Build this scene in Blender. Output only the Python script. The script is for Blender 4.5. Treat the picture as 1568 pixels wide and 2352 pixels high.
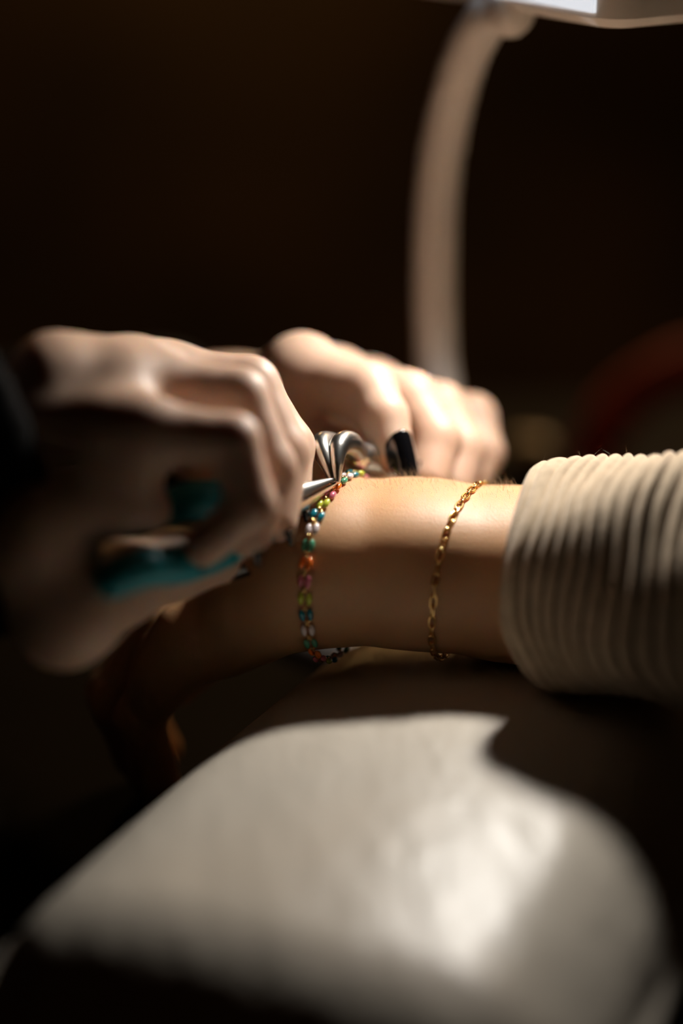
import bpy, bmesh, math, random
import numpy as np
from mathutils import Vector, Matrix

random.seed(7); np.random.seed(7)
for o in list(bpy.data.objects): bpy.data.objects.remove(o)
scene = bpy.context.scene
COL = scene.collection

# ------------------------------------------------------------------ camera, world, light, exposure
Z0 = 0.80                      # top of the arm cushion
CAMH = 0.142                   # lens height above the cushion
PITCH = math.radians(14.0)
F_PX = 50.0/24.0*1568.0        # 50 mm on a 24 x 36 portrait frame
CP = np.array([0.0, 0.0, Z0+CAMH])
FW = np.array([0.0, math.cos(PITCH), -math.sin(PITCH)])
UP = np.array([0.0, math.sin(PITCH), math.cos(PITCH)])
RT = np.array([1.0, 0.0, 0.0])

def P(px, py, d):
    """photo pixel + distance along the optical axis -> world point"""
    return CP + d*(FW + (px-784.0)/F_PX*RT + (1176.0-py)/F_PX*UP)

cam_d = bpy.data.cameras.new('camera'); cam = bpy.data.objects.new('camera', cam_d); COL.objects.link(cam)
cam_d.sensor_fit = 'HORIZONTAL'; cam_d.sensor_width = 24.0; cam_d.lens = 50.0
cam.location = CP; cam.rotation_euler = (math.pi/2-PITCH, 0, 0)
cam_d.clip_start = 0.01
cam_d.dof.use_dof = True; cam_d.dof.focus_distance = 0.405; cam_d.dof.aperture_fstop = 2.0
scene.camera = cam

scene.view_settings.view_transform = 'Standard'; scene.view_settings.look = 'None'
scene.view_settings.gamma = 1.0; scene.view_settings.use_curve_mapping = False
scene.view_settings.exposure = 0.0

world = bpy.data.worlds.new('world'); scene.world = world; world.use_nodes = True
bg = world.node_tree.nodes['Background']
bg.inputs[0].default_value = (1.0, 0.42, 0.12, 1); bg.inputs[1].default_value = 0.003

def light(name, kind, loc, target, power, color, **kw):
    ld = bpy.data.lights.new(name, kind); lo = bpy.data.objects.new(name, ld); COL.objects.link(lo)
    ld.energy = power; ld.color = color
    for k, v in kw.items(): setattr(ld, k, v)
    lo.location = loc
    lo.rotation_euler = (Vector(target)-Vector(loc)).to_track_quat('-Z', 'Y').to_euler()
    return lo
# the bench lamp's own light, just under its head
LAMP = (0.070, 0.450, Z0+0.174)
light('bench_lamp_light', 'SPOT', LAMP, (-0.010, 0.325, Z0), 2.15, (1.0, 0.945, 0.87),
      spot_size=math.radians(146), spot_blend=0.95, shadow_soft_size=0.013)
# added warm fill with no known source, lifts the red strap and background
light('background_fill_light', 'AREA', (0.75, 2.0, Z0+1.2), (0.40, 1.0, Z0), 12.0, (1.0, 0.60, 0.28), size=0.5)
light('wall_fill_light', 'POINT', (-0.2, 2.75, Z0+1.0), (0, 0, 0), 5.0, (1.0, 0.58, 0.20), shadow_soft_size=0.08)  # added fill to brighten the back wall; no lamp is known there

# ------------------------------------------------------------------ helpers
def tag(o, label=None, cat=None, group=None, kind=None):
    if label: o['label'] = label
    if cat: o['category'] = cat
    if group: o['group'] = group
    if kind: o['kind'] = kind
    return o

def link(name, me, mat=None, parent=None, smooth=True):
    o = bpy.data.objects.new(name, me); COL.objects.link(o)
    if mat is not None and not me.materials: me.materials.append(mat)
    if parent is not None: o.parent = parent
    if smooth:
        me.polygons.foreach_set('use_smooth', [True]*len(me.polygons))
    return o

def mesh_np(name, V, Fq):
    me = bpy.data.meshes.new(name)
    V = np.asarray(V, dtype=np.float32); Fq = np.asarray(Fq, dtype=np.int32)
    n, m = Fq.shape
    me.vertices.add(len(V)); me.vertices.foreach_set('co', V.ravel())
    me.loops.add(n*m); me.loops.foreach_set('vertex_index', Fq.ravel())
    me.polygons.add(n); me.polygons.foreach_set('loop_start', np.arange(0, n*m, m, dtype=np.int32))
    me.update(calc_edges=True); me.validate()
    return me

def empty(name, loc, rot=None):
    o = bpy.data.objects.new(name, None); COL.objects.link(o); o.location = loc
    o.empty_display_size = 0.02
    return o

class MB:
    """collects verts and faces of one mesh"""
    def __init__(s): s.v = []; s.f = []
    def add(s, V, Fc):
        b = len(s.v); s.v += [tuple(map(float, p)) for p in V]; s.f += [tuple(i+b for i in f) for f in Fc]; return s
    def sweep(s, pts, rad, seg=16, ref=None, cap=True, flat=None):
        """tube along pts; rad float / list / list of (ra,rb); ref = direction of ra"""
        pts = [np.array(p, float) for p in pts]; n = len(pts)
        R = rad if isinstance(rad, (list, tuple)) else [rad]*n
        V = []; prev = None
        for i, p in enumerate(pts):
            t = pts[min(i+1, n-1)]-pts[max(i-1, 0)]; t = t/np.linalg.norm(t)
            if prev is None:
                a = np.array(ref, float) if ref is not None else (np.array([0, 0, 1.]) if abs(t[2]) < .9 else np.array([1., 0, 0]))
            else: a = prev
            a = a-t*a.dot(t); a /= np.linalg.norm(a); prev = a
            b = np.cross(t, a)
            ra, rb = R[i] if isinstance(R[i], (list, tuple)) else (R[i], R[i])
            for k in range(seg):
                w = 2*math.pi*k/seg
                V.append(p+a*ra*math.cos(w)+b*rb*math.sin(w))
        Fc = []
        for i in range(n-1):
            for k in range(seg):
                k2 = (k+1) % seg
                Fc.append((i*seg+k, i*seg+k2, (i+1)*seg+k2, (i+1)*seg+k))
        if cap:
            Fc.append(tuple(range(seg-1, -1, -1))); Fc.append(tuple((n-1)*seg+k for k in range(seg)))
        return s.add(V, Fc)
    def build(s, name, mat, parent=None, smooth=True):
        me = bpy.data.meshes.new(name); me.from_pydata(s.v, [], s.f); me.update()
        return link(name, me, mat, parent, smooth)

def capsule_path(pts, rads, per=6, capn=5):
    """smooth (Catmull-Rom) path with rounded ends -> pts, rads for sweep"""
    pts = [np.array(p, float) for p in pts]
    Q, R = catmull(pts, rads, per)
    t0 = Q[0]-Q[1]; t0 /= np.linalg.norm(t0); t1 = Q[-1]-Q[-2]; t1 /= np.linalg.norm(t1)
    A = []; AR = []
    for k in range(capn):
        w = math.pi/2*(k+.15)/capn
        A.append(Q[0]+t0*R[0]*math.cos(w)); AR.append(R[0]*math.sin(w))
    B = []; BR = []
    for k in range(capn-1, -1, -1):
        w = math.pi/2*(k+.15)/capn
        B.append(Q[-1]+t1*R[-1]*math.cos(w)); BR.append(R[-1]*math.sin(w))
    return A+list(Q)+B, AR+list(R)+BR

def catmull(pts, rads=None, per=6):
    pts = [np.array(p, float) for p in pts]; n = len(pts)
    rads = list(rads) if rads is not None else [0]*n
    out = []; rr = []
    for i in range(n-1):
        p0 = pts[max(i-1, 0)]; p1 = pts[i]; p2 = pts[i+1]; p3 = pts[min(i+2, n-1)]
        for k in range(per):
            t = k/per
            out.append(.5*((2*p1)+(p2-p0)*t+(2*p0-5*p1+4*p2-p3)*t*t+(3*p1-p0-3*p2+p3)*t**3))
            rr.append(rads[i]+(rads[i+1]-rads[i])*t)
    out.append(pts[-1]); rr.append(rads[-1])
    return out, rr

# ------------------------------------------------------------------ materials
def mat_new(name, color, rough=.5, metal=0., **kw):
    m = bpy.data.materials.new(name); m.use_nodes = True
    b = m.node_tree.nodes['Principled BSDF']
    b.inputs['Base Color'].default_value = (*color, 1); b.inputs['Roughness'].default_value = rough
    b.inputs['Metallic'].default_value = metal
    for k, v in kw.items(): b.inputs[k].default_value = v
    return m
def noise_bump(m, scale, strength, dist, detail=4, kind='NOISE', stretch=None, add=None):
    nt = m.node_tree; b = nt.nodes['Principled BSDF']
    tc = nt.nodes.new('ShaderNodeTexCoord'); src = tc.outputs['Object']
    if stretch:
        mp = nt.nodes.new('ShaderNodeMapping'); mp.inputs['Scale'].default_value = stretch
        nt.links.new(src, mp.inputs[0]); src = mp.outputs[0]
    if kind == 'NOISE':
        t = nt.nodes.new('ShaderNodeTexNoise'); t.inputs['Detail'].default_value = detail; out = t.outputs['Fac']
    else:
        t = nt.nodes.new('ShaderNodeTexVoronoi'); out = t.outputs['Distance']
    t.inputs['Scale'].default_value = scale
    nt.links.new(src, t.inputs['Vector'])
    bp = nt.nodes.new('ShaderNodeBump'); bp.inputs['Strength'].default_value = strength; bp.inputs['Distance'].default_value = dist
    nt.links.new(out, bp.inputs['Height'])
    if b.inputs['Normal'].is_linked:
        nt.links.new(b.inputs['Normal'].links[0].from_socket, bp.inputs['Normal'])
    nt.links.new(bp.outputs[0], b.inputs['Normal'])
    return t
def noise_color(m, scale, c0, c1, lo=.35, hi=.65, detail=4):
    nt = m.node_tree; b = nt.nodes['Principled BSDF']
    tc = nt.nodes.new('ShaderNodeTexCoord'); t = nt.nodes.new('ShaderNodeTexNoise')
    t.inputs['Scale'].default_value = scale; t.inputs['Detail'].default_value = detail
    nt.links.new(tc.outputs['Object'], t.inputs['Vector'])
    r = nt.nodes.new('ShaderNodeValToRGB')
    r.color_ramp.elements[0].position = lo; r.color_ramp.elements[0].color = (*c0, 1)
    r.color_ramp.elements[1].position = hi; r.color_ramp.elements[1].color = (*c1, 1)
    nt.links.new(t.outputs['Fac'], r.inputs[0]); nt.links.new(r.outputs[0], b.inputs['Base Color'])

def skin(name, c0, c1, rough, sss):
    m = mat_new(name, c0, rough)
    b = m.node_tree.nodes['Principled BSDF']
    b.inputs['Subsurface Weight'].default_value = sss
    b.inputs['Subsurface Radius'].default_value = (1.0, .32, .10)
    b.inputs['Subsurface Scale'].default_value = 0.006
    b.inputs['Specular IOR Level'].default_value = .4
    noise_color(m, 60, c0, c1, .3, .7)
    noise_bump(m, 2600, .28, .00018, 3, 'VORONOI', (1.0, 1.0, .5))
    noise_bump(m, 260, .10, .0005, 5)
    return m
M = {}
M['skin_c'] = skin('customer_skin', (.53, .29, .138), (.60, .34, .172), .50, .35)
M['skin_w'] = skin('worker_skin', (.56, .37, .27), (.62, .42, .31), .48, .35)
M['pad'] = mat_new('cream_leatherette', (.60, .54, .455), .40)
noise_bump(M['pad'], 75, .38, .004, 4, 'NOISE', (1., .45, 1.))
noise_bump(M['pad'], 900, .12, .0003, 3)
M['pad_side'] = M['pad']
M['knit'] = mat_new('ribbed_knit', (.52, .40, .27), .95, 0, **{'Sheen Weight': .3})
noise_color(M['knit'], 260, (.44, .335, .22), (.56, .43, .29))
noise_bump(M['knit'], 1500, .5, .0006, 4)
M['fuzz'] = mat_new('knit_fuzz', (.45, .36, .26), .9)
M['hair_arm'] = mat_new('fine_arm_hair', (.42, .28, .16), .5)
M['steel'] = mat_new('brushed_steel', (.62, .61, .58), .28, 1.0)
noise_bump(M['steel'], 700, .08, .0003, 4)
M['gold'] = mat_new('gold', (.90, .62, .26), .18, 1.0)
M['teal'] = mat_new('teal_rubber', (.0, .30, .37), .45)
M['blackrub'] = mat_new('black_rubber', (.012, .012, .013), .42)
M['nail'] = mat_new('black_nail_polish', (.004, .004, .005), .08, 0, **{'Coat Weight': 1.0, 'Coat Roughness': .04})
M['knit_black'] = mat_new('black_jersey', (.0035, .003, .0028), .95, 0, **{'Specular IOR Level': .1})
noise_bump(M['knit_black'], 500, .3, .0008)
M['white_plastic'] = mat_new('white_plastic', (.78, .74, .70), .42)
M['lamp_grey'] = mat_new('grey_lamp_neck', (.80, .77, .74), .5)
M['table'] = mat_new('dark_tabletop', (.005, .004, .003), .7, 0, **{'Specular IOR Level': .05})
noise_color(M['table'], 14, (.0035, .0025, .0018), (.006, .0045, .003))
M['wall'] = mat_new('dark_brown_wall', (.06, .035, .018), .9)
noise_color(M['wall'], 2.2, (.040, .024, .012), (.075, .042, .018))
M['floor'] = mat_new('dark_floorboards', (.04, .028, .018), .6)
M['hair_head'] = mat_new('brown_hair', (.05, .025, .012), .4)
noise_bump(M['hair_head'], 160, .6, .003, 4, 'NOISE', (1, 1, .12))
ENAMEL = {'lime': (.55, .62, .06), 'teal': (.01, .22, .30), 'white': (.80, .72, .74), 'green': (.08, .34, .20),
          'orange': (.92, .20, .02), 'mauve': (.62, .15, .22)}
for k, c in ENAMEL.items(): M['enamel_'+k] = mat_new('enamel_'+k, c, .15, 0, **{'Coat Weight': .6, 'Coat Roughness': .05})

# ------------------------------------------------------------------ distance-field bodies
BIG = 0.06
def smin(a, b, k):
    if k <= 0: return np.minimum(a, b)
    h = np.maximum(k-np.abs(a-b), 0)/k
    return np.minimum(a, b)-h*h*k*.25

class Bone:
    def __init__(s, a, b, r1, r2):
        s.a = np.array(a, np.float32); s.b = np.array(b, np.float32); s.r1 = r1; s.r2 = r2
        rm = max(r1, r2)
        s.lo = np.minimum(s.a, s.b)-rm; s.hi = np.maximum(s.a, s.b)+rm
    def d(s, X, Y, Z):
        ba = s.b-s.a; l2 = ba.dot(ba)+1e-12
        x = X-s.a[0]; y = Y-s.a[1]; z = Z-s.a[2]
        t = np.clip((x*ba[0]+y*ba[1]+z*ba[2])/l2, 0, 1)
        return np.sqrt((x-t*ba[0])**2+(y-t*ba[1])**2+(z-t*ba[2])**2)-(s.r1+t*(s.r2-s.r1))
class EBone:
    """bone with a flattened section: half-size ra along u, rb along the third direction, superellipse power e"""
    def __init__(s, a, b, u, ra1, rb1, ra2, rb2, e=2.0, cap=None):
        s.a = np.array(a, float); s.b = np.array(b, float); ba = s.b-s.a; s.L = np.linalg.norm(ba); s.t = ba/s.L
        u = np.array(u, float); u = u-s.t*u.dot(s.t); s.u = u/np.linalg.norm(u); s.w = np.cross(s.t, s.u)
        s.p = (ra1, rb1, ra2, rb2); s.e = e; s.cap = cap
        rm = max(s.p); s.lo = np.minimum(s.a, s.b)-rm; s.hi = np.maximum(s.a, s.b)+rm
    def d(s, X, Y, Z):
        x = X-s.a[0]; y = Y-s.a[1]; z = Z-s.a[2]
        q = x*s.t[0]+y*s.t[1]+z*s.t[2]
        t = np.clip(q/s.L, 0, 1)
        ra = s.p[0]+t*(s.p[2]-s.p[0]); rb = s.p[1]+t*(s.p[3]-s.p[1])
        pu = np.abs(x*s.u[0]+y*s.u[1]+z*s.u[2])/ra; pw = np.abs(x*s.w[0]+y*s.w[1]+z*s.w[2])/rb
        m = np.minimum(ra, rb)
        e = s.e
        pq = np.abs(q-t*s.L)/(m if s.cap is None else s.cap)
        return ((pu**e+pw**e+pq**e+1e-9)**(1/e)-1)*m
class Blend:
    def __init__(s, k, items): s.k = k; s.items = items
    @property
    def lo(s): return np.min([i.lo for i in s.items], axis=0)
    @property
    def hi(s): return np.max([i.hi for i in s.items], axis=0)
    def d(s, X, Y, Z):
        r = None
        for i in s.items:
            v = i.d(X, Y, Z); r = v if r is None else smin(r, v, s.k)
        return r
    def grid(s, xs, ys, zs):
        out = np.full((len(xs), len(ys), len(zs)), BIG, np.float32)
        for i in s.items:
            pad = .02+s.k
            sl = [slice(max(0, np.searchsorted(a, i.lo[n]-pad)), np.searchsorted(a, i.hi[n]+pad)) for n, a in enumerate((xs, ys, zs))]
            if any(q.stop <= q.start for q in sl): continue
            if isinstance(i, Blend): v = i.grid(xs[sl[0]], ys[sl[1]], zs[sl[2]])
            else: v = i.d(xs[sl[0]][:, None, None], ys[sl[1]][None, :, None], zs[sl[2]][None, None, :])
            w = out[sl[0], sl[1], sl[2]]
            out[sl[0], sl[1], sl[2]] = smin(w, np.minimum(v, BIG), s.k)
        return out

def surface_nets(f, o, h):
    s = f < 0
    c = np.zeros(tuple(n-1 for n in f.shape), np.int8)
    corners = [(i, j, k) for i in (0, 1) for j in (0, 1) for k in (0, 1)]
    nx, ny, nz = c.shape
    for i, j, k in corners: c += s[i:nx+i, j:ny+j, k:nz+k]
    I, J, K = np.nonzero((c > 0) & (c < 8))
    vid = np.full(c.shape, -1, np.int32); vid[I, J, K] = np.arange(len(I))
    acc = np.zeros((len(I), 3)); cnt = np.zeros(len(I))
    for a in corners:
        for ax in range(3):
            if a[ax] == 1: continue
            b = list(a); b[ax] = 1
            fa = f[I+a[0], J+a[1], K+a[2]]; fb = f[I+b[0], J+b[1], K+b[2]]
            m = (fa < 0) != (fb < 0)
            t = np.where(m, fa/(fa-fb+(fa == fb)), 0)
            for n in range(3): acc[:, n] += m*(a[n]+(t if n == ax else 0))
            cnt += m
    V = np.stack([I, J, K], 1)+acc/cnt[:, None]
    V = np.array(o)+V*h
    Q = []
    for ax in range(3):
        sl0 = [slice(None)]*3; sl1 = [slice(None)]*3; sl0[ax] = slice(0, -1); sl1[ax] = slice(1, None)
        e = s[tuple(sl0)] != s[tuple(sl1)]
        E = np.array(np.nonzero(e)).T
        b, cx = (ax+1) % 3, (ax+2) % 3
        ok = (E[:, b] > 0) & (E[:, cx] > 0) & (E[:, b] < c.shape[b]) & (E[:, cx] < c.shape[cx])
        E = E[ok]
        inside = s[E[:, 0], E[:, 1], E[:, 2]]
        def g(db, dc):
            q = E.copy(); q[:, b] += db; q[:, cx] += dc
            return vid[q[:, 0], q[:, 1], q[:, 2]]
        q = np.stack([g(-1, -1), g(0, -1), g(0, 0), g(-1, 0)], 1)
        q[~inside] = q[~inside][:, ::-1]
        Q.append(q)
    Q = np.concatenate(Q); Q = Q[(Q >= 0).all(1)]
    return V, Q

def body_mesh(root, h, lo=None, hi=None):
    lo = root.lo-.006 if lo is None else lo; hi = root.hi+.006 if hi is None else hi
    ax = [np.arange(lo[n], hi[n]+h, h).astype(np.float32) for n in range(3)]
    f = root.grid(*ax)
    return surface_nets(f, lo, h)

def join_np(parts):
    V = []; Q = []; b = 0
    for v, q in parts: V.append(v); Q.append(q+b); b += len(v)
    return np.concatenate(V), np.concatenate(Q)

def chain(pts, rads):
    return [Bone(pts[i], pts[i+1], rads[i], rads[i+1]) for i in range(len(pts)-1)]

def make_nail(name, tip, along, out, length, width, mat, parent, lift=0.0):
    """curved almond nail plate; tip = centre of plate on the finger, along = toward the free end, out = dorsal normal"""
    a = np.array(along, float); a /= np.linalg.norm(a)
    n = np.array(out, float); n = n-a*n.dot(a); n /= np.linalg.norm(n)
    s = np.cross(a, n)
    nu, nv = 24, 10
    top = []; bot = []
    for i in range(nu+1):
        u = i/nu
        if u < .32: w = math.sqrt(max(0, 1-((.32-u)/.32)**2))*.94+.05
        elif u < .55: w = .99+.01*math.sin((u-.32)/.23*math.pi)
        else: w = max(.10, math.cos((u-.55)/.45*math.pi/2)**.75)
        for j in range(nv+1):
            v = (j/nv*2-1)
            x = v*w*width/2
            z = -(x*x)/(width*.62)-.0006*(2*u-1)**2
            p = np.array(tip)+a*(u-.5)*length+s*x+n*(z+lift)
            top.append(p+n*.0005); bot.append(p-n*.0006)
    V = top+bot; Fc = []; N = (nu+1)*(nv+1)
    for i in range(nu):
        for j in range(nv):
            q = i*(nv+1)+j
            Fc.append((q, q+nv+1, q+nv+2, q+1)); Fc.append((N+q, N+q+1, N+q+nv+2, N+q+nv+1))
    bd = [(0, j) for j in range(nv)]+[(i, nv) for i in range(nu)]+[(nu, j) for j in range(nv, 0, -1)]+[(i, 0) for i in range(nu, 0, -1)]
    for k in range(len(bd)):
        a1 = bd[k][0]*(nv+1)+bd[k][1]; b1 = bd[(k+1) % len(bd)][0]*(nv+1)+bd[(k+1) % len(bd)][1]
        Fc.append((a1, b1, N+b1, N+a1))
    m = MB().add(V, Fc)
    return m.build(name, mat, parent)

def hand_field(wrist, bases, fingers, thumb, palm_r, extra=(), k_palm=.005):
    """fingers: list of (pts[MCP,PIP,DIP,TIP], rads) ; wrist: (point, ra, rb)"""
    W = np.array(wrist)
    palm = []
    mcp = [np.array(f[0][0]) for f in fingers]
    for i, f in enumerate(fingers):
        base = np.array(bases[i])
        palm.append(Bone(base, mcp[i], palm_r, f[1][0]*1.12))
    for i in range(len(mcp)-1):
        b0_, b1_ = np.array(bases[i]), np.array(bases[i+1])
        palm.append(Bone(mcp[i]*.7+b0_*.3, mcp[i+1]*.7+b1_*.3, palm_r*.95, palm_r*.95))
    palm += list(extra)
    fs = []
    for pts, rads in fingers:
        fs.append(Blend(.0022, chain(pts, rads)))
    fs.append(Blend(.004, chain(*thumb)))
    return Blend(k_palm, [Blend(.007, palm), Blend(.0004, fs)])

# ------------------------------------------------------------------ setting
def box(name, lo, hi, mat, parent=None, bevel=0):
    bm = bmesh.new(); bmesh.ops.create_cube(bm, size=1)
    for v in bm.verts:
        for n in range(3): v.co[n] = lo[n] if v.co[n] < 0 else hi[n]
    if bevel: bmesh.ops.bevel(bm, geom=bm.edges[:], offset=bevel, segments=3, affect='EDGES', profile=.5)
    me = bpy.data.meshes.new(name); bm.to_mesh(me); bm.free()
    return link(name, me, mat, parent, False)
TZ = Z0-.065
tag(box('floor', (-2.2, -1.6, -.05), (2.4, 3.2, 0), M['floor']), kind='structure')
tag(box('wall_back', (-2.2, 3.2, -.05), (2.4, 3.3, 2.7), M['wall']), kind='structure')
tag(box('wall_left', (-2.3, -1.6, -.05), (-2.2, 3.3, 2.7), M['wall']), kind='structure')
tag(box('wall_right', (2.4, -1.6, -.05), (2.5, 3.3, 2.7), M['wall']), kind='structure')
tag(box('ceiling', (-2.3, -1.6, 2.7), (2.5, 3.3, 2.75), M['wall']), kind='structure')

table = empty('work_table', (.45, .62, 0))
tag(table, 'dark wooden work table under the cream arm cushion', 'table')
def child_box(name, lo, hi, mat, parent, bevel=0):
    o = box(name, lo, hi, mat, None, bevel); o.parent = parent
    o.matrix_parent_inverse = Matrix.Translation(-Vector(parent.location)); return o
child_box('table_top', (-.20, .06, TZ-.03), (1.10, 1.25, TZ), M['table'], table, .003)
for lx in (-.16, 1.02):
    for ly in (.10, 1.17): child_box('leg', (lx, ly, 0), (lx+.045, ly+.045, TZ-.03), M['table'], table, .002)

# ------------------------------------------------------------------ arm cushion
def ground(px, py, z):
    d = FW+(px-784)/F_PX*RT+(1176-py)/F_PX*UP
    t = (z-CP[2])/d[2]; return CP+t*d
PADA = math.radians(25)
ax = np.array([math.sin(PADA), math.cos(PADA), 0]); sx = np.array([math.cos(PADA), -math.sin(PADA), 0])
eL = .5*(ground(610, 1525, Z0-.010)+ground(0, 1985, Z0-.010)); eR = .5*(ground(1568, 2110, Z0-.010)+ground(1360, 2352, Z0-.010))
uL = eL.dot(sx); uR = eR.dot(sx); HW = (uR-uL)/2+.001; uc = (uL+uR)/2
print('PAD half width', HW, 'left', eL, 'right', eR)
V0, V1 = .204, .55
def pad_mesh():
    T = .0650; R = .031; h = .0022; c = np.array([uc, (V0+V1)/2, Z0-T/2]); b = np.array([HW, (V1-V0)/2, T/2])
    lo = c-b-.006; hi = c+b+.006
    u, v, z = [np.arange(lo[n], hi[n]+h, h).astype(np.float32) for n in range(3)]
    u, v, z = u[:, None, None], v[None, :, None], z[None, None, :]
    zz = z+np.where(z > c[2], 1, 0)*(.0080*((u-uc)/HW)**2+.0120*((v-.40)/.20)**2)      # slightly domed top
    q = [np.abs(u-c[0])-b[0]+R, np.abs(v-c[1])-b[1]+R, np.abs(zz-c[2])-b[2]+R]
    f = np.sqrt(np.maximum(q[0], 0)**2+np.maximum(q[1], 0)**2+np.maximum(q[2], 0)**2)+np.minimum(np.maximum(np.maximum(q[0], q[1]), q[2]), 0)-R
    V, Q = surface_nets(f, lo, h)
    W = V[:, :1]*sx+V[:, 1:2]*ax+V[:, 2:]*np.array([0, 0, 1.])
    return mesh_np('cushion_pad', W, Q[:, ::-1])
cush = empty('arm_cushion', tuple(uc*sx+ax*(V0+V1)/2+np.array([0, 0, TZ])))
tag(cush, 'cream leatherette arm rest cushion under the bare forearm', 'cushion')
def keep(o, parent):
    o.parent = parent; o.matrix_parent_inverse = Matrix.Translation(-Vector(parent.location)); return o
keep(link('cushion_pad', pad_mesh(), M['pad']), cush)

# ------------------------------------------------------------------ customer: arm, hand, sleeve
SK = np.array([-.34, -.94, 0.0])            # direction in which rings round the arm lean toward the lens
cust = None
w0 = P(742, 1287, .415); w1 = P(960, 1292, .415); w2 = P(1180, 1316, .414); elbow = np.array([.235, .315, Z0+.042])
ROLL = np.array([0, -math.cos(math.radians(9)), -math.sin(math.radians(9))])   # long side of the section, tipped toward the lens
hw = P(640, 1328, .424)
arm_items = [EBone(w0, w1, ROLL, .0262, .0214, .0264, .0220, 2.6), EBone(w1, w2, ROLL, .0264, .0220, .0272, .0230, 2.5),
             EBone(w2, elbow, ROLL, .0272, .0230, .034, .033, 2.2)]
# the hand hangs down over the far left edge of the cushion
pm = P(600, 1352, .432); pk = P(455, 1440, .446)
palm_items = [EBone(w0, P(660, 1318, .420), ROLL, .0255, .0212, .0250, .0190, 2.3), EBone(P(660, 1315, .420), pm, np.array([0, -1, 0]), .0250, .0180, .029, .0160, 2.3),
              EBone(pm, pk, np.array([0, -1, 0]), .029, .0160, .034, .0125, 2.3)]
kn = [P(425, 1452, .421), P(405, 1445, .438), P(400, 1440, .455), P(410, 1452, .471)]
cf = []
for i, k_ in enumerate(kn):
    r = [.0078, .0090, .0093, .0090][i]; L = [.033, .042, .045, .040][i]
    d1 = np.array([-.45, .10, -.88]); d2 = np.array([.15, .10, -.80]); d3 = np.array([.20, .05, -.60])
    d1, d2, d3 = [q/np.linalg.norm(q) for q in (d1, d2, d3)]
    drop = -(d1*L+d2*L*.6+d3*L*.45)[2]; kz = min(1, (k_[2]-TZ-.0095)/drop)      # fingertips come to rest on the table
    d1, d2, d3 = [q*np.array([1, 1, kz]) for q in (d1, d2, d3)]
    p1 = k_+d1*L; p2 = p1+d2*L*.6; p3 = p2+d3*L*.45
    cf.append(Blend(.002, chain([k_, p1, p2, p3], [r*1.1, r*.98, r*.88, r*.74])))
th = [P(620, 1345, .450), P(540, 1420, .468), P(470, 1490, .474), P(410, 1560, .476)]     # thumb on the far side
cf.append(Blend(.004, chain(th, [.0130, .0110, .0095, .0080])))
armF = Blend(.006, [Blend(.004, arm_items), Blend(.006, palm_items), Blend(.0012, cf)])
V, Q = body_mesh(armF, .0011)
print('customer verts', len(V), 'above table', V[:, 2].min()-TZ)
cust = link('person', mesh_np('person', V, Q), M['skin_c'])
tag(cust, 'bare tanned forearm of a person in a tan ribbed sleeve, wearing two bracelets', 'person')

def surf_radius(c, e1, e2, th):
    """distance from c (one centre or one per angle) to the arm surface along angle th in the plane e1,e2"""
    d = e1[None, :]*np.cos(th)[:, None]+e2[None, :]*np.sin(th)[:, None]
    c = np.atleast_2d(c); t = np.full(len(th), .01)
    for _ in range(26):
        p = c+d*t[:, None]
        t = np.clip(t-armF.d(p[:, 0], p[:, 1], p[:, 2])*.75, .001, .08)
    return t, d

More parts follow.
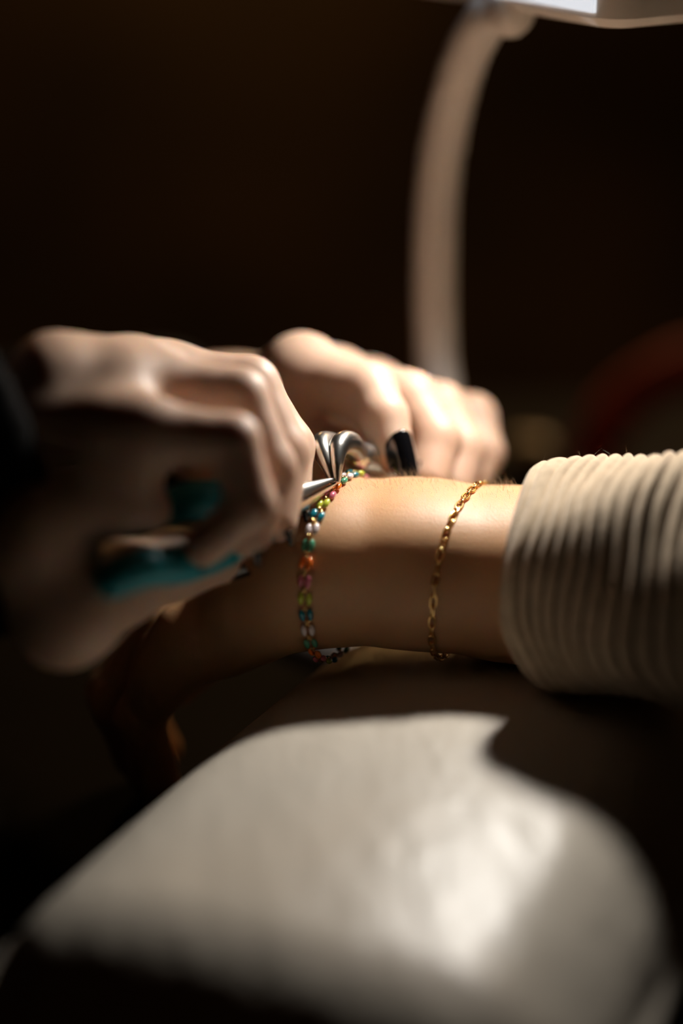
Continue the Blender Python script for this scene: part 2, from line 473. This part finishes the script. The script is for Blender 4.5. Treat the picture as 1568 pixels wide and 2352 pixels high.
# sleeve
def sleeve_mesh():
    c0 = P(1212, 1330, .404); c1 = P(1568, 1352, .384); c2 = np.array([.215, .325, Z0+.042]); c3 = np.array([.300, .285, Z0+.052])
    path, _ = catmull([c0, c1, c2, c3], None, 60)
    path = np.array(path); seg = np.linalg.norm(np.diff(path, axis=0), axis=1); s = np.concatenate([[0], np.cumsum(seg)])
    L = s[-1]; NS = 840; NT = 160; pitch = .0043
    rnd = np.random.RandomState(3)
    ph = np.concatenate([[-.02], np.cumsum(rnd.uniform(.75, 1.25, 200)*pitch)-.02]); hts = rnd.uniform(.70, 1.30, 220)
    q = np.linspace(0, L, NS+1); c = np.stack([np.interp(q, s, path[:, n]) for n in range(3)], 1)[:, None, :]
    th = np.linspace(0, 2*math.pi, NT, endpoint=False)[None, :]; q = q[:, None]
    ca, sa = np.cos(th), np.sin(th); e1 = SK/np.linalg.norm(SK)
    qq = q+.0012*np.sin(th*2+1.0)+.0007*np.sin(th*5+q*90)
    j = np.searchsorted(ph, qq)-1; fr = (qq-ph[j])/(ph[j+1]-ph[j])
    rib = .0021*hts[j]*(np.sqrt(np.maximum(0, 1-(2*fr-1)**2))-.5)
    grow = np.minimum(1, q/.030)
    a = .0350+.004*grow; b = .0325+.0030*grow-.0016*np.exp(-((q-.075)/.03)**2)
    fold = .0016*np.sin(3*th+q*70)*np.exp(-((q-.06)/.05)**2)+.0010*np.sin(5*th-q*130)
    r = rib+fold-np.where(q < .0022, .0016*(1-q/.0022), 0)
    b2 = np.where(sa < 0, .0300, b); a2 = np.where(sa < 0, a*(1+.12*np.abs(sa*ca)), a)
    end = np.sqrt(np.maximum(0, 1-(np.maximum(0, q-(L-.035))/.035)**2)+1e-4)      # rounded off at the bent elbow
    a2, b2, r = a2*end, b2*end, r*end
    V = (c+e1*((a2+r)*ca)[..., None]+np.array([0, 0, 1.])*((b2+r)*sa)[..., None]).reshape(-1, 3)
    V[:, 0] += (.011*np.broadcast_to(np.maximum(-sa, 0)**1.6, (NS+1, NT))).reshape(-1)      # ribs swing back under the arm
    n0 = len(V); rim = V[:NT]; c0 = path[0]
    inner = [c0+(rim-c0)*rs+np.array([dx, 0, 0]) for dx, rs in ((.0012, .93), (.006, .90), (.022, .86))]   # turned-in hem
    V = np.concatenate([V]+inner)
    k = np.arange(NT); k2 = (k+1) % NT
    Fc = [np.stack([i*NT+k, (i+1)*NT+k, (i+1)*NT+k2, i*NT+k2], 1) for i in range(NS)]
    rows = [0]+[n0+m*NT for m in range(3)]
    Fc += [np.stack([r0+k, r0+k2, r1+k2, r1+k], 1) for r0, r1 in zip(rows[:-1], rows[1:])]
    return V, np.concatenate(Fc), NT, NS
SV, SF, NT, NS = sleeve_mesh()
# the underside lies flat on the cushion
SV[:, 2] = np.maximum(SV[:, 2], Z0+.0004)
sleeve = link('ribbed_sleeve', mesh_np('ribbed_sleeve', SV, SF), M['knit'], cust)
sleeve['label'] = 'tan ribbed knit sleeve'

def strands(name, roots, normals, leans, lens, rad, mat, parent, label=None):
    V = []; Fc = []
    for p, n, l, L in zip(roots, normals, leans, lens):
        d = n/np.linalg.norm(n)
        pts = [p-d*.0003, p+d*L*.4+l*L*.15, p+d*L*.7+l*L*.5, p+d*L*.82+l*L*.95]
        rr = [rad, rad*.9, rad*.6, rad*.2]
        b = len(V)
        for q, r in zip(pts, rr):
            s = np.cross(d, l+1e-4); s /= (np.linalg.norm(s)+1e-9); t = np.cross(d, s)
            for w in (0, 2.094, 4.189): V.append(q+s*r*math.cos(w)+t*r*math.sin(w))
        for i in range(3):
            for k in range(3):
                k2 = (k+1) % 3
                Fc.append((b+i*3+k, b+i*3+k2, b+i*3+3+k2, b+i*3+3+k))
    o = link(name, mesh_np(name, np.array(V), np.array(Fc)), mat, parent); o['kind'] = 'stuff'
    if label: o['label'] = label
    return o
# fine hair on the forearm and the back of the hand
rng = np.random.RandomState(11)
roots = []; nors = []; leans = []; lens = []
N = 900
xs = rng.uniform(-.030, .052, N); cc = [np.interp(xs, [hw[0], w0[0], w1[0], w2[0]], [a[n] for a in (hw, w0, w1, w2)]) for n in range(3)]
thv = rng.normal(math.radians(112), math.radians(17), N)      # 90 deg = up
cen = np.stack([xs, cc[1], cc[2]], 1)
t, d = surf_radius(cen, np.array([0, -1., 0]), np.array([0, 0, 1.]), thv)
roots = cen+d*t[:, None]; nors = d+rng.normal(0, .25, (N, 3)); leans = np.array([-.7, -.2, .1])+rng.normal(0, .45, (N, 3)); lens = rng.uniform(.0012, .0034, N)
strands('arm_hair', roots, nors, leans, lens, .000026, M['hair_arm'], cust, 'fine short hairs on the forearm')
# loose fibres on the sleeve
idx = rng.randint(0, 360*NT, 1600); idx = [i for i in idx if SV[i][2] > Z0+.03][:1100]
cs = np.array([0, .39, Z0+.03])
roots = [SV[i] for i in idx]
nors = [np.array([0, p[1]-.39, p[2]-Z0-.027])+rng.normal(0, .012, 3) for p in roots]
strands('knit_fuzz', roots, nors, [rng.normal(0, .8, 3) for _ in idx], rng.uniform(.0006, .0016, len(idx)), .00003, M['fuzz'], cust, 'loose fibres on the sleeve')

# ------------------------------------------------------------------ bracelets
def loop_path(c, e1, e2, off, sag, n=720):
    e1 = e1/np.linalg.norm(e1); th = np.linspace(0, 2*math.pi, n, endpoint=False)
    t, d = surf_radius(c, e1, e2, th)
    low = np.clip(-np.sin(th), 0, 1)**2
    r = t+off+sag*low
    pts = c[None, :]+d*r[:, None]
    return pts, d
def resample(pts, nor, step):
    P2 = np.vstack([pts, pts[:1]]); N2 = np.vstack([nor, nor[:1]])
    s = np.concatenate([[0], np.cumsum(np.linalg.norm(np.diff(P2, axis=0), axis=1))]); L = s[-1]
    n = int(round(L/step/6))*6
    q = (np.arange(n)+.5)*L/n
    C = np.stack([np.interp(q, s, P2[:, k]) for k in range(3)], 1); Nn = np.stack([np.interp(q, s, N2[:, k]) for k in range(3)], 1)
    e = L/n*.5
    A = np.stack([np.interp((q+e) % L, s, P2[:, k]) for k in range(3)], 1)-np.stack([np.interp((q-e) % L, s, P2[:, k]) for k in range(3)], 1)
    A /= np.linalg.norm(A, axis=1)[:, None]
    return C, A, Nn, L/n
def frame(p, t, n):
    t = np.array(t)/np.linalg.norm(t); n = n-t*n.dot(t); n /= np.linalg.norm(n); s = np.cross(n, t)
    m = Matrix.Identity(4)
    for r in range(3): m[r][0] = t[r]; m[r][1] = s[r]; m[r][2] = n[r]; m[r][3] = p[r]
    return m
def torus_link(lx, ly, wr, seg=28, ring=8, squared=1.0):
    """oval wire loop in the local xy plane, half-length lx, half-width ly"""
    m = MB(); V = []; Fc = []
    for i in range(seg):
        w = 2*math.pi*i/seg; cx = math.copysign(abs(math.cos(w))**squared, math.cos(w))*lx; cy = math.copysign(abs(math.sin(w))**squared, math.sin(w))*ly
        dx = math.cos(w); dy = math.sin(w)*lx/ly; l = math.hypot(dx, dy); dx /= l; dy /= l
        for k in range(ring):
            a = 2*math.pi*k/ring
            V.append((cx+dx*wr*math.cos(a), cy+dy*wr*math.cos(a), wr*math.sin(a)))
    for i in range(seg):
        for k in range(ring):
            i2 = (i+1) % seg; k2 = (k+1) % ring
            Fc.append((i*ring+k, i2*ring+k, i2*ring+k2, i*ring+k2))
    m.add(V, Fc); me = bpy.data.meshes.new('link'); me.from_pydata(m.v, [], m.f)
    me.polygons.foreach_set('use_smooth', [True]*len(me.polygons)); return me
def bead_mesh(L, r):
    V = []; n, sg = 10, 10
    for i in range(n+1):
        u = i/n*2-1; rr = r*max(.35, (1-abs(u)**2.2)**.6) if abs(u) < 1 else r*.30
        for k in range(sg):
            a = 2*math.pi*k/sg; V.append((u*L/2, rr*math.cos(a), rr*math.sin(a)))
    Fc = [(i*sg+k, i*sg+(k+1) % sg, (i+1)*sg+(k+1) % sg, (i+1)*sg+k) for i in range(n) for k in range(sg)]
    Fc += [tuple(range(sg-1, -1, -1)), tuple(n*sg+k for k in range(sg))]
    me = bpy.data.meshes.new('bead'); me.from_pydata(V, [], Fc); me.polygons.foreach_set('use_smooth', [True]*len(me.polygons)); return me

EZ = np.array([0, 0, 1.])
# enamel bead bracelet
bc = P(786, 1290, .415)
pts, nor = loop_path(bc, SK, EZ, .0010, .0034)
pts[:, 2] = np.maximum(pts[:, 2], Z0+.0004)
C, A, Nn, step = resample(pts, nor, .0053)
br1 = empty('enamel_bracelet', tuple(bc)); tag(br1, 'gold chain bracelet with multicoloured enamel beads at the wrist', 'bracelet')
ell = torus_link(.00225, .00105, .00022); ell.materials.append(M['gold'])
ring = torus_link(.00085, .00062, .00024, 16, 8); ring.materials.append(M['gold'])
bds = {}
for k in ENAMEL:
    bds[k] = bead_mesh(.0037, .00090); bds[k].materials.append(M['enamel_'+k])
order = ['lime', 'teal', 'white', 'green', 'orange', 'mauve']
ang = np.arctan2((C-bc).dot(EZ), (C-bc).dot(SK/np.linalg.norm(SK)))     # 0 = toward lens, pi/2 = top
start = int(np.argmin(np.abs(ang-math.radians(42))))
def place(o, mat, parent):
    o.parent = parent; o.matrix_parent_inverse = Matrix.Translation(-Vector(parent.location)); o.matrix_basis = mat
for i in range(len(C)):
    # the path runs toward lens -> top, so index falls going down the front
    colr = order[(start-i+1) % 6]
    fr = frame(C[i], A[i], Nn[i]) @ Matrix.Rotation(random.uniform(-.35, .35), 4, 'X') @ Matrix.Rotation(random.uniform(-.12, .12), 4, 'Z')
    lk = bpy.data.objects.new('enamel_link', ell); COL.objects.link(lk); place(lk, fr, br1)
    for sgn in (-1, 1):
        b = bpy.data.objects.new('bead', bds[colr]); COL.objects.link(b); b.parent = lk; b.location = (0, sgn*.00112, 0)
        b.rotation_euler = (0, 0, sgn*random.uniform(-.06, .06)); b['label'] = colr+' enamel bead'
    j = (i+1) % len(C)
    mid = .5*(C[i]+C[j]); t = C[j]-C[i]; n2 = .5*(Nn[i]+Nn[j])
    rg = bpy.data.objects.new('connecting_ring', ring); COL.objects.link(rg)
    place(rg, frame(mid, t, n2) @ Matrix.Rotation(math.pi/2+random.uniform(-.5, .5), 4, 'X'), br1)
# plain gold bracelet
bc2 = P(1062, 1303, .415)
pts, nor = loop_path(bc2, SK, np.array([.10, 0, 1.0])/1.005, .0006, .0012)
pts[:, 2] = np.maximum(pts[:, 2], Z0+.0004)
C, A, Nn, step = resample(pts, nor, .0033)
br2 = empty('gold_bracelet', tuple(bc2)); tag(br2, 'plain gold link chain bracelet beside the tan sleeve', 'bracelet')
gl = torus_link(.00205, .00085, .00034, 24, 6, .62); gl.materials.append(M['gold'])
for i in range(len(C)):
    lk = bpy.data.objects.new('gold_link', gl); COL.objects.link(lk)
    place(lk, frame(C[i], A[i], Nn[i]) @ Matrix.Rotation((.35 if i % 2 else -.9)+random.uniform(-.2, .2), 4, 'X'), br2)

# ------------------------------------------------------------------ worker
# right hand (near the lens)
rw = P(30, 1090, .350)
rf = [  # index, middle, ring, little : MCP, PIP, DIP, tip
    ([P(410, 890, .402), P(580, 902, .406), P(662, 1025, .401), P(664, 1146, .3935)], [.0088, .0082, .0072, .0060]),
    ([P(385, 872, .384), P(572, 888, .387), P(648, 1040, .385), P(632, 1195, .379)], [.0090, .0082, .0074, .0060]),
    ([P(350, 888, .365), P(548, 915, .367), P(618, 1075, .366), P(570, 1230, .366)], [.0084, .0078, .0070, .0058]),
    ([P(325, 990, .346), P(535, 1012, .348), P(580, 1160, .349), P(470, 1255, .352)], [.0078, .0066, .0059, .0051])]
rth = ([P(150, 1410, .345), P(270, 1340, .362), P(400, 1296, .374), P(500, 1282, .380)], [.0130, .0106, .0090, .0072])
rbase = [P(128, 846, .357), P(118, 846, .352), P(95, 872, .347), P(80, 975, .343)]
extra = [Bone(P(60, 1180, .337), P(345, 1172, .350), .0105, .0052),       # edge of the palm below the little finger
         Bone(P(70, 1090, .343), P(290, 1075, .347), .0088, .0082),
         Bone(P(60, 1260, .340), P(150, 1405, .347), .0130, .0125)]
rel = np.array([-.315, .235, Z0-.005])
fore_r = [EBone(rw, rw+(rel-rw)*.3, np.array([0, 0, 1.]), .0215, .0140, .028, .024, 2.2)]
RH = Blend(.007, [hand_field(rw, rbase, rf, rth, .0078, extra), Blend(.01, fore_r)])
hv = body_mesh(RH, .0011)
# left hand (behind the forearm)
lw = P(530, 965, .500)
lf = [
    ([P(690, 860, .462), P(845, 900, .447), P(880, 960, .440), P(906, 1042, .435)], [.0110, .0090, .0077, .0063]),
    ([P(770, 872, .478), P(940, 918, .463), P(1003, 1012, .455), P(985, 1098, .448)], [.0098, .0092, .0080, .0066]),
    ([P(850, 895, .494), P(1010, 940, .480), P(1062, 1032, .472), P(1040, 1120, .465)], [.0096, .0090, .0080, .0066]),
    ([P(890, 930, .510), P(1085, 960, .494), P(1108, 1040, .486), P(1075, 1120, .480)], [.0090, .0084, .0074, .0060])]
lth = ([P(590, 985, .485), P(690, 1020, .470), P(790, 1055, .458), P(865, 1085, .450)], [.0140, .0110, .0092, .0074])
lbase = [P(610, 930, .487), P(615, 925, .497), P(620, 930, .507), P(620, 945, .517)]
lextra = [Bone(P(640, 890, .482), P(700, 858, .465), .0120, .0115)]
lel = np.array([-.285, .640, Z0-.005])
fore_l = [EBone(lw, lw+(lel-lw)*.3, np.array([0, 0, 1.]), .0230, .0240, .028, .026, 2.2), EBone(lw, P(630, 935, .497), np.array([0, 0, 1.]), .022, .024, .016, .026, 2.2)]
LH = Blend(.007, [hand_field(lw, lbase, lf, lth, .0100, lextra), Blend(.006, fore_l)])
lv = body_mesh(LH, .0011)
# head, neck, shoulders, upper arms
rs = np.array([-.45, .24, Z0+.19]); ls = np.array([-.45, .62, Z0+.19]); nb = np.array([-.43, .43, Z0+.22])
hc = np.array([-.215, .425, Z0+.205])
torso = [EBone((-.46, .43, Z0+.12), (-.50, .43, Z0-.30), (0, 1, 0), .175, .10, .150, .10, 2.4), Bone(rs, ls, .055, .055),
         Bone(rs, rel, .05, .04), Bone(ls, lel, .05, .04), Bone(rel, rw+(rel-rw)*.25, .036, .026), Bone(lel, lw+(lel-lw)*.25, .036, .024), Bone(nb, hc-np.array([.06, 0, .01]), .055, .05)]
fd = np.array([.62, 0, -.78]); fu = np.array([.78, 0, .62]); fs_ = np.array([0, 1., 0])   # face direction, crown direction
def hp(f, u, s): return hc+fd*f+fu*u+fs_*s
head = [EBone(hp(-.012, .0, 0), hp(-.012, .045, 0), fs_, .073, .085, .070, .080, 2.1), EBone(hp(.02, -.045, 0), hp(.035, -.085, 0), fs_, .055, .050, .028, .026, 2.1),
        Bone(hp(.078, .005, 0), hp(.098, -.028, 0), .008, .012), Bone(hp(.075, -.062, -.018), hp(.075, -.062, .018), .009, .009),
        Bone(hp(.070, .022, -.03), hp(.070, .022, .03), .015, .015), Bone(hp(-.01, .0, -.078), hp(-.015, -.03, -.074), .013, .008),
        Bone(hp(-.01, .0, .078), hp(-.015, -.03, .074), .013, .008)]
tv = body_mesh(Blend(.03, [Blend(.05, torso), Blend(.02, head)]), .005)
V, Q = join_np([hv, lv, tv])
print('worker verts', len(V))
worker = link('person', mesh_np('person', V, Q), M['skin_w'])
tag(worker, 'person in black sleeves leaning in and working with pliers in both hands', 'person')
# clothing: black top with long sleeves
rcut = rw+(rel-rw)*-.010; lcut = lw+(lel-lw)*.12
top = [EBone((-.46, .43, Z0+.12), (-.50, .43, Z0-.32), (0, 1, 0), .187, .112, .162, .112, 2.4), Bone(rs, ls, .066, .066),
       Bone(rs, rel, .062, .052), Bone(ls, lel, .062, .052)]
slv = [EBone(rcut, rel, np.array([0, 0, 1.]), .0350, .0225, .050, .048, 2.8, .004), EBone(lcut, lel, np.array([0, 0, 1.]), .0340, .0320, .050, .048, 2.2)]
jv = body_mesh(Blend(.02, [Blend(.05, top), Blend(.01, slv)]), .004)
jer = link('black_top', mesh_np('black_top', *jv), M['knit_black'], worker); jer['label'] = 'black long-sleeved top'
# hair
hr = [EBone(hp(-.030, .012, 0), hp(-.030, .058, 0), fs_, .083, .086, .078, .080, 2.1), EBone(hp(-.06, -.03, 0), hp(-.075, .0, 0), fs_, .075, .05, .078, .06, 2.1), Bone(hp(-.10, .07, 0), hp(-.12, .08, 0), .04, .035)]
hv2 = body_mesh(Blend(.02, hr), .004)
hair = link('hair', mesh_np('hair', *hv2), M['hair_head'], worker); hair['label'] = 'dark brown hair tied back'
# nails
def nail_on(f, side, L, Wd, mat='nail', fwd=.0045):
    pts, rads = f
    a = np.array(pts[3])-np.array(pts[2]); a /= np.linalg.norm(a)
    n = np.array(side, float); n = n-a*n.dot(a); n /= np.linalg.norm(n)
    c = np.array(pts[3])+a*fwd+n*(rads[3]*.90)
    o = make_nail('fingernail', c, a, n, L, Wd, M[mat], worker); o['label'] = 'glossy black fingernail'; return o
for c_, a_, b_, o_ in ((P(936, 1046, .4272), P(924, 990, .429), P(946, 1112, .426), (.42, -.90, .10)), (P(985, 1112, .4425), P(980, 1080, .444), P(990, 1160, .441), (.5, -.85, .1))):
    make_nail('fingernail', c_, b_-a_, o_, .0165, .0102, M['nail'], worker)['label'] = 'glossy black fingernail'
nail_on(lf[2], (1.0, -.2, .0), .0140, .0090); nail_on(lf[3], (1.0, .1, .0), .0125, .0080)
nail_on(rf[0], (1., .2, .0), .0115, .0080, fwd=.001); nail_on(rf[1], (1., -.1, -.2), .0115, .0080, fwd=.001)
nail_on(rf[2], (.8, -.2, -.6), .0115, .0078, fwd=.001); nail_on(rf[3], (.2, .2, -1), .0095, .0065, fwd=.001)
nail_on(rth, (.3, -.5, -.7), .0130, .0095, fwd=.0015)

# ------------------------------------------------------------------ pliers
def tube(name, pts, rads, mat, parent, per=8, seg=18, ref=None):
    q, r = capsule_path(pts, rads, per)
    o = MB().sweep(q, r, seg, ref).build(name, mat); keep(o, parent); return o
def half_cone_jaw(name, base, tip, side, r0, r1, mat, parent, n=14, seg=14):
    """tapering half-round jaw: flat on the inner face, round outside"""
    base = np.array(base); tip = np.array(tip); t = tip-base; L = np.linalg.norm(t); t /= L
    s = np.array(side, float); s = s-t*s.dot(t); s /= np.linalg.norm(s); b = np.cross(t, s)
    V = []; Fc = []
    for i in range(n+1):
        u = i/n; r = r0+(r1-r0)*u**.92
        c = base+t*L*u
        for k in range(seg):
            w = -math.pi/2+math.pi*k/(seg-1)
            V.append(c+s*(r*math.cos(w)+.00012)+b*r*.82*math.sin(w))
    for i in range(n):
        for k in range(seg):
            k2 = (k+1) % seg
            Fc.append((i*seg+k, i*seg+k2, (i+1)*seg+k2, (i+1)*seg+k))
    Fc.append(tuple(range(seg-1, -1, -1))); Fc.append(tuple(n*seg+k for k in range(seg)))
    o = MB().add(V, Fc).build(name, mat); keep(o, parent)
    md = o.modifiers.new('edge', 'EDGE_SPLIT'); md.split_angle = math.radians(50); return o
def disc(name, c, axis, r, h, mat, parent):
    a = np.array(axis, float); a /= np.linalg.norm(a); c = np.array(c)
    pts = [c-a*h/2, c-a*h/2, c-a*(h/2-.0008), c+a*(h/2-.0008), c+a*h/2, c+a*h/2]
    pts = [c-a*(h/2), c-a*(h/2-.0002), c-a*(h/2-.001), c+a*(h/2-.001), c+a*(h/2-.0002), c+a*h/2]
    o = MB().sweep(pts, [r*.86, r*.93, r, r, r*.93, r*.86], 28).build(name, mat); keep(o, parent); return o

tip = P(774, 1103, .402); hend = P(262, 1336, .338)
joint = tip+(hend-tip)*.40
pr = empty('needle_nose_pliers', tuple(joint)); tag(pr, 'straight needle nose pliers with teal handles in the blurred front hand', 'pliers')
opn = UP*1.0
half_cone_jaw('jaw', joint+UP*.0006, tip+UP*.0004, UP, .0068, .0005, M['steel'], pr)
half_cone_jaw('jaw', joint-UP*.0006, tip-UP*.0004, -UP, .0068, .0005, M['steel'], pr)
disc('pivot', joint, np.cross(hend-tip, UP), .0072, .0095, M['steel'], pr)
hd = (hend-joint)
lo_mid = joint+hd*.5-UP*.004
tube('handle', [joint+hd*.03-UP*.002, joint+hd*.22-UP*.0050, joint+hd*.55-UP*.0035, joint+hd*.80+UP*0, joint+hd*1.0+UP*.0005], [.0036, .0042, .0048, .0050, .0046], M['teal'], pr)['label'] = 'teal rubber handle'
up_end = P(330, 1165, .345)
tube('handle', [joint+hd*.03+UP*.002, joint+hd*.25+UP*.0075, P(510, 1148, .366), P(450, 1148, .362), P(392, 1160, .359)], [.0036, .0042, .0048, .0050, .0046], M['teal'], pr)['label'] = 'teal rubber handle'

bj = P(888, 1060, .446)
pl = empty('bent_nose_pliers', tuple(bj)); tag(pl, 'bent nose steel pliers gripping the enamel bracelet from behind', 'pliers')
A1 = [P(766, 1110, .4015), P(752, 1070, .4025), P(740, 1035, .405), P(742, 1018, .410), P(765, 1020, .419), P(805, 1040, .430), P(860, 1056, .441)]
B1 = [P(774, 1110, .4015), P(772, 1070, .4025), P(774, 1035, .405), P(786, 1018, .409), P(806, 1020, .416), P(824, 1040, .427), P(868, 1054, .441)]
def jaw(pts, rads):
    q, r = catmull(pts, rads, 8)
    o = MB().sweep(q, [(x*1.15, x) for x in r], 20, UP*0+np.array([0, 1., 0])).build('jaw', M['steel']); keep(o, pl)
jaw(A1, [.0008, .0021, .0028, .0030, .0029, .0028, .0028])
jaw(B1, [.0008, .0021, .0029, .0031, .0031, .0030, .0028])
q = [P(812, 1050, .427), P(822, 1050, .429), P(864, 1053, .438), P(874, 1055, .442)]
tube('collar', q, [.0034, .0046, .0046, .0040], M['steel'], pl)
disc('pivot', bj, np.cross(np.array(q[2])-np.array(q[0]), UP), .0050, .0070, M['steel'], pl)
tube('handle', [P(888, 1056, .447), P(930, 1045, .458), P(990, 1040, .475), P(1040, 1045, .500)], [.0034, .0040, .0045, .0042], M['blackrub'], pl)
tube('handle', [P(888, 1064, .447), P(930, 1078, .458), P(990, 1085, .470), P(1040, 1080, .495)], [.0034, .0040, .0045, .0042], M['blackrub'], pl)

# ------------------------------------------------------------------ bench lamp
lamp = empty('bench_lamp', (P(1000, 1400, .56)[0], P(1000, 1400, .56)[1]+.06, TZ))
tag(lamp, 'white curved-neck bench lamp standing behind the hands', 'lamp')
nk = [P(1115, 45, .470), P(1070, 130, .492), P(1030, 270, .515), P(1005, 430, .528), P(998, 620, .535), P(1000, 800, .538), P(1008, 1000, .545)]
nk.append(np.array([nk[-1][0]-.01, nk[-1][1]+.075, TZ+.045])); nk.append(np.array([nk[-1][0], nk[-1][1]+.012, TZ+.012]))
tube('neck', nk, [.0075, .0080, .0082, .0082, .0083, .0084, .0085, .0090, .0100], M['lamp_grey'], lamp, 10, 24)
b0 = nk[-1]
mb = MB(); zz = [TZ, TZ+.004, TZ+.010, TZ+.014, TZ+.016]; rr = [.062, .064, .062, .050, .012]
mb.sweep([np.array([b0[0], b0[1], z]) for z in zz], rr, 48, (1, 0, 0)); keep(mb.build('base', M['white_plastic']), lamp)
# ball joint
def ball(name, c, r, mat, parent, sy=1.):
    bm = bmesh.new(); bmesh.ops.create_uvsphere(bm, u_segments=28, v_segments=18, radius=r)
    me = bpy.data.meshes.new(name); bm.to_mesh(me); bm.free(); o = link(name, me, mat); o.location = c; keep(o, parent); return o
ball('ball_joint', tuple(P(1172, 28, .462)), .0080, M['white_plastic'], lamp)
# head: a thick rounded plate seen from below, one corner toward the lens
cor = P(1402, 74, .412)
eL_ = P(1085, 14, .470)-cor; eR_ = P(1580, 26, .450)-cor
dl = eL_/np.linalg.norm(eL_); nz = np.cross(eR_, eL_); nz /= np.linalg.norm(nz); nz = nz if nz[2] > 0 else -nz
dr = np.cross(dl, nz); dr = dr if dr[0] > 0 else -dr
def hpnt(a, b, z): return cor+dl*a+dr*b+nz*z
def rounded(n, La, Lb, r):
    out = []
    for (ca, cb, s) in ((La-r, Lb-r, 0), (r, Lb-r, 1), (r, r, 2), (La-r, r, 3)):
        for k in range(n+1):
            w = (s+k/n)*math.pi/2
            out.append((ca+r*math.cos(w), cb+r*math.sin(w)))
    return out
LA, LB = .19, .13
def plate(name, layers, mat, parent):
    V = []; Fc = []; n = None
    for (ins, z) in layers:
        ring_ = [(a, b) for a, b in rounded(8, LA-2*ins, LB-2*ins, max(.002, .011-ins))]
        n = len(ring_)
        V += [hpnt(a+ins, b+ins, z) for a, b in ring_]
    for i in range(len(layers)-1):
        for k in range(n):
            k2 = (k+1) % n; Fc.append((i*n+k, i*n+k2, (i+1)*n+k2, (i+1)*n+k))
    Fc.append(tuple(range(n-1, -1, -1))); Fc.append(tuple((len(layers)-1)*n+k for k in range(n)))
    o = MB().add(V, Fc).build(name, mat); keep(o, parent)
    md = o.modifiers.new('edge', 'EDGE_SPLIT'); md.split_angle = math.radians(35); return o
plate('lamp_head', [(.004, .0), (.0, .003), (.0, .022), (.006, .028), (.03, .031)], M['white_plastic'], lamp)
glow = mat_new('lit_diffuser', (.85, .87, .90), .4); gb = glow.node_tree.nodes['Principled BSDF']
gb.inputs['Emission Color'].default_value = (.86, .92, 1.0, 1); gb.inputs['Emission Strength'].default_value = .75
# lit diffuser strip let into the side of the head
V = []
for a in np.linspace(.008, .17, 14):
    for z in (.0045, .021): V.append(hpnt(a, -.0008, z))
for a in np.linspace(.008, .17, 14):
    for z in (.0045, .021): V.append(hpnt(a, .0012, z))
Fc = []
for i in range(13):
    q0 = i*2; Fc += [(q0, q0+1, q0+3, q0+2), (28+q0, 28+q0+2, 28+q0+3, 28+q0+1), (q0, q0+2, 28+q0+2, 28+q0), (q0+1, 28+q0+1, 28+q0+3, q0+3)]
Fc += [(0, 28, 29, 1), (26, 27, 55, 54)]
keep(MB().add(V, Fc).build('side_diffuser', glow, None, False), lamp)['label'] = 'glowing white diffuser'

# ------------------------------------------------------------------ dim things behind
red = mat_new('dark_red_leather', (.62, .05, .02), .6)
tb = lambda px, py: ground(px, py, TZ)
hoop_c = tb(1560, 1045)
hoop = empty('curved_strap', tuple(hoop_c)); tag(hoop, 'dark red curved strap arching in the dim background behind the sleeve', 'strap')
D = .95
pp = [P(1350, 1085, D), P(1380, 1000, D), P(1430, 930, D+.01), P(1510, 870, D+.02), P(1600, 830, D+.03), P(1720, 830, D+.03), P(1830, 900, D+.02), P(1880, 1010, D), P(1890, 1085, D)]
q, r = catmull(pp, [.015]*9, 8)
hm = MB().sweep(q, [(.004, .016) for _ in r], 16, (0, 1., 0)); keep(hm.build('strap_band', red), hoop)
jar = empty('glass_jar', tuple(tb(1215, 1150))); tag(jar, 'small jar with a pale lid in the dim background', 'jar')
jl = np.array(jar.location)
gl_m = mat_new('dusky_glass', (.10, .09, .06), .15)
lid_m = mat_new('pale_lid', (.85, .72, .50), .35)
mb = MB().sweep([jl+EZ*z for z in (0, .002, .02, .026, .029)], [.014, .016, .016, .013, .011], 24, (1, 0, 0)); keep(mb.build('jar_body', gl_m), jar)
mb = MB().sweep([jl+EZ*z for z in (.029, .030, .038, .040)], [.0115, .013, .013, .011], 24, (1, 0, 0)); keep(mb.build('lid', lid_m), jar)
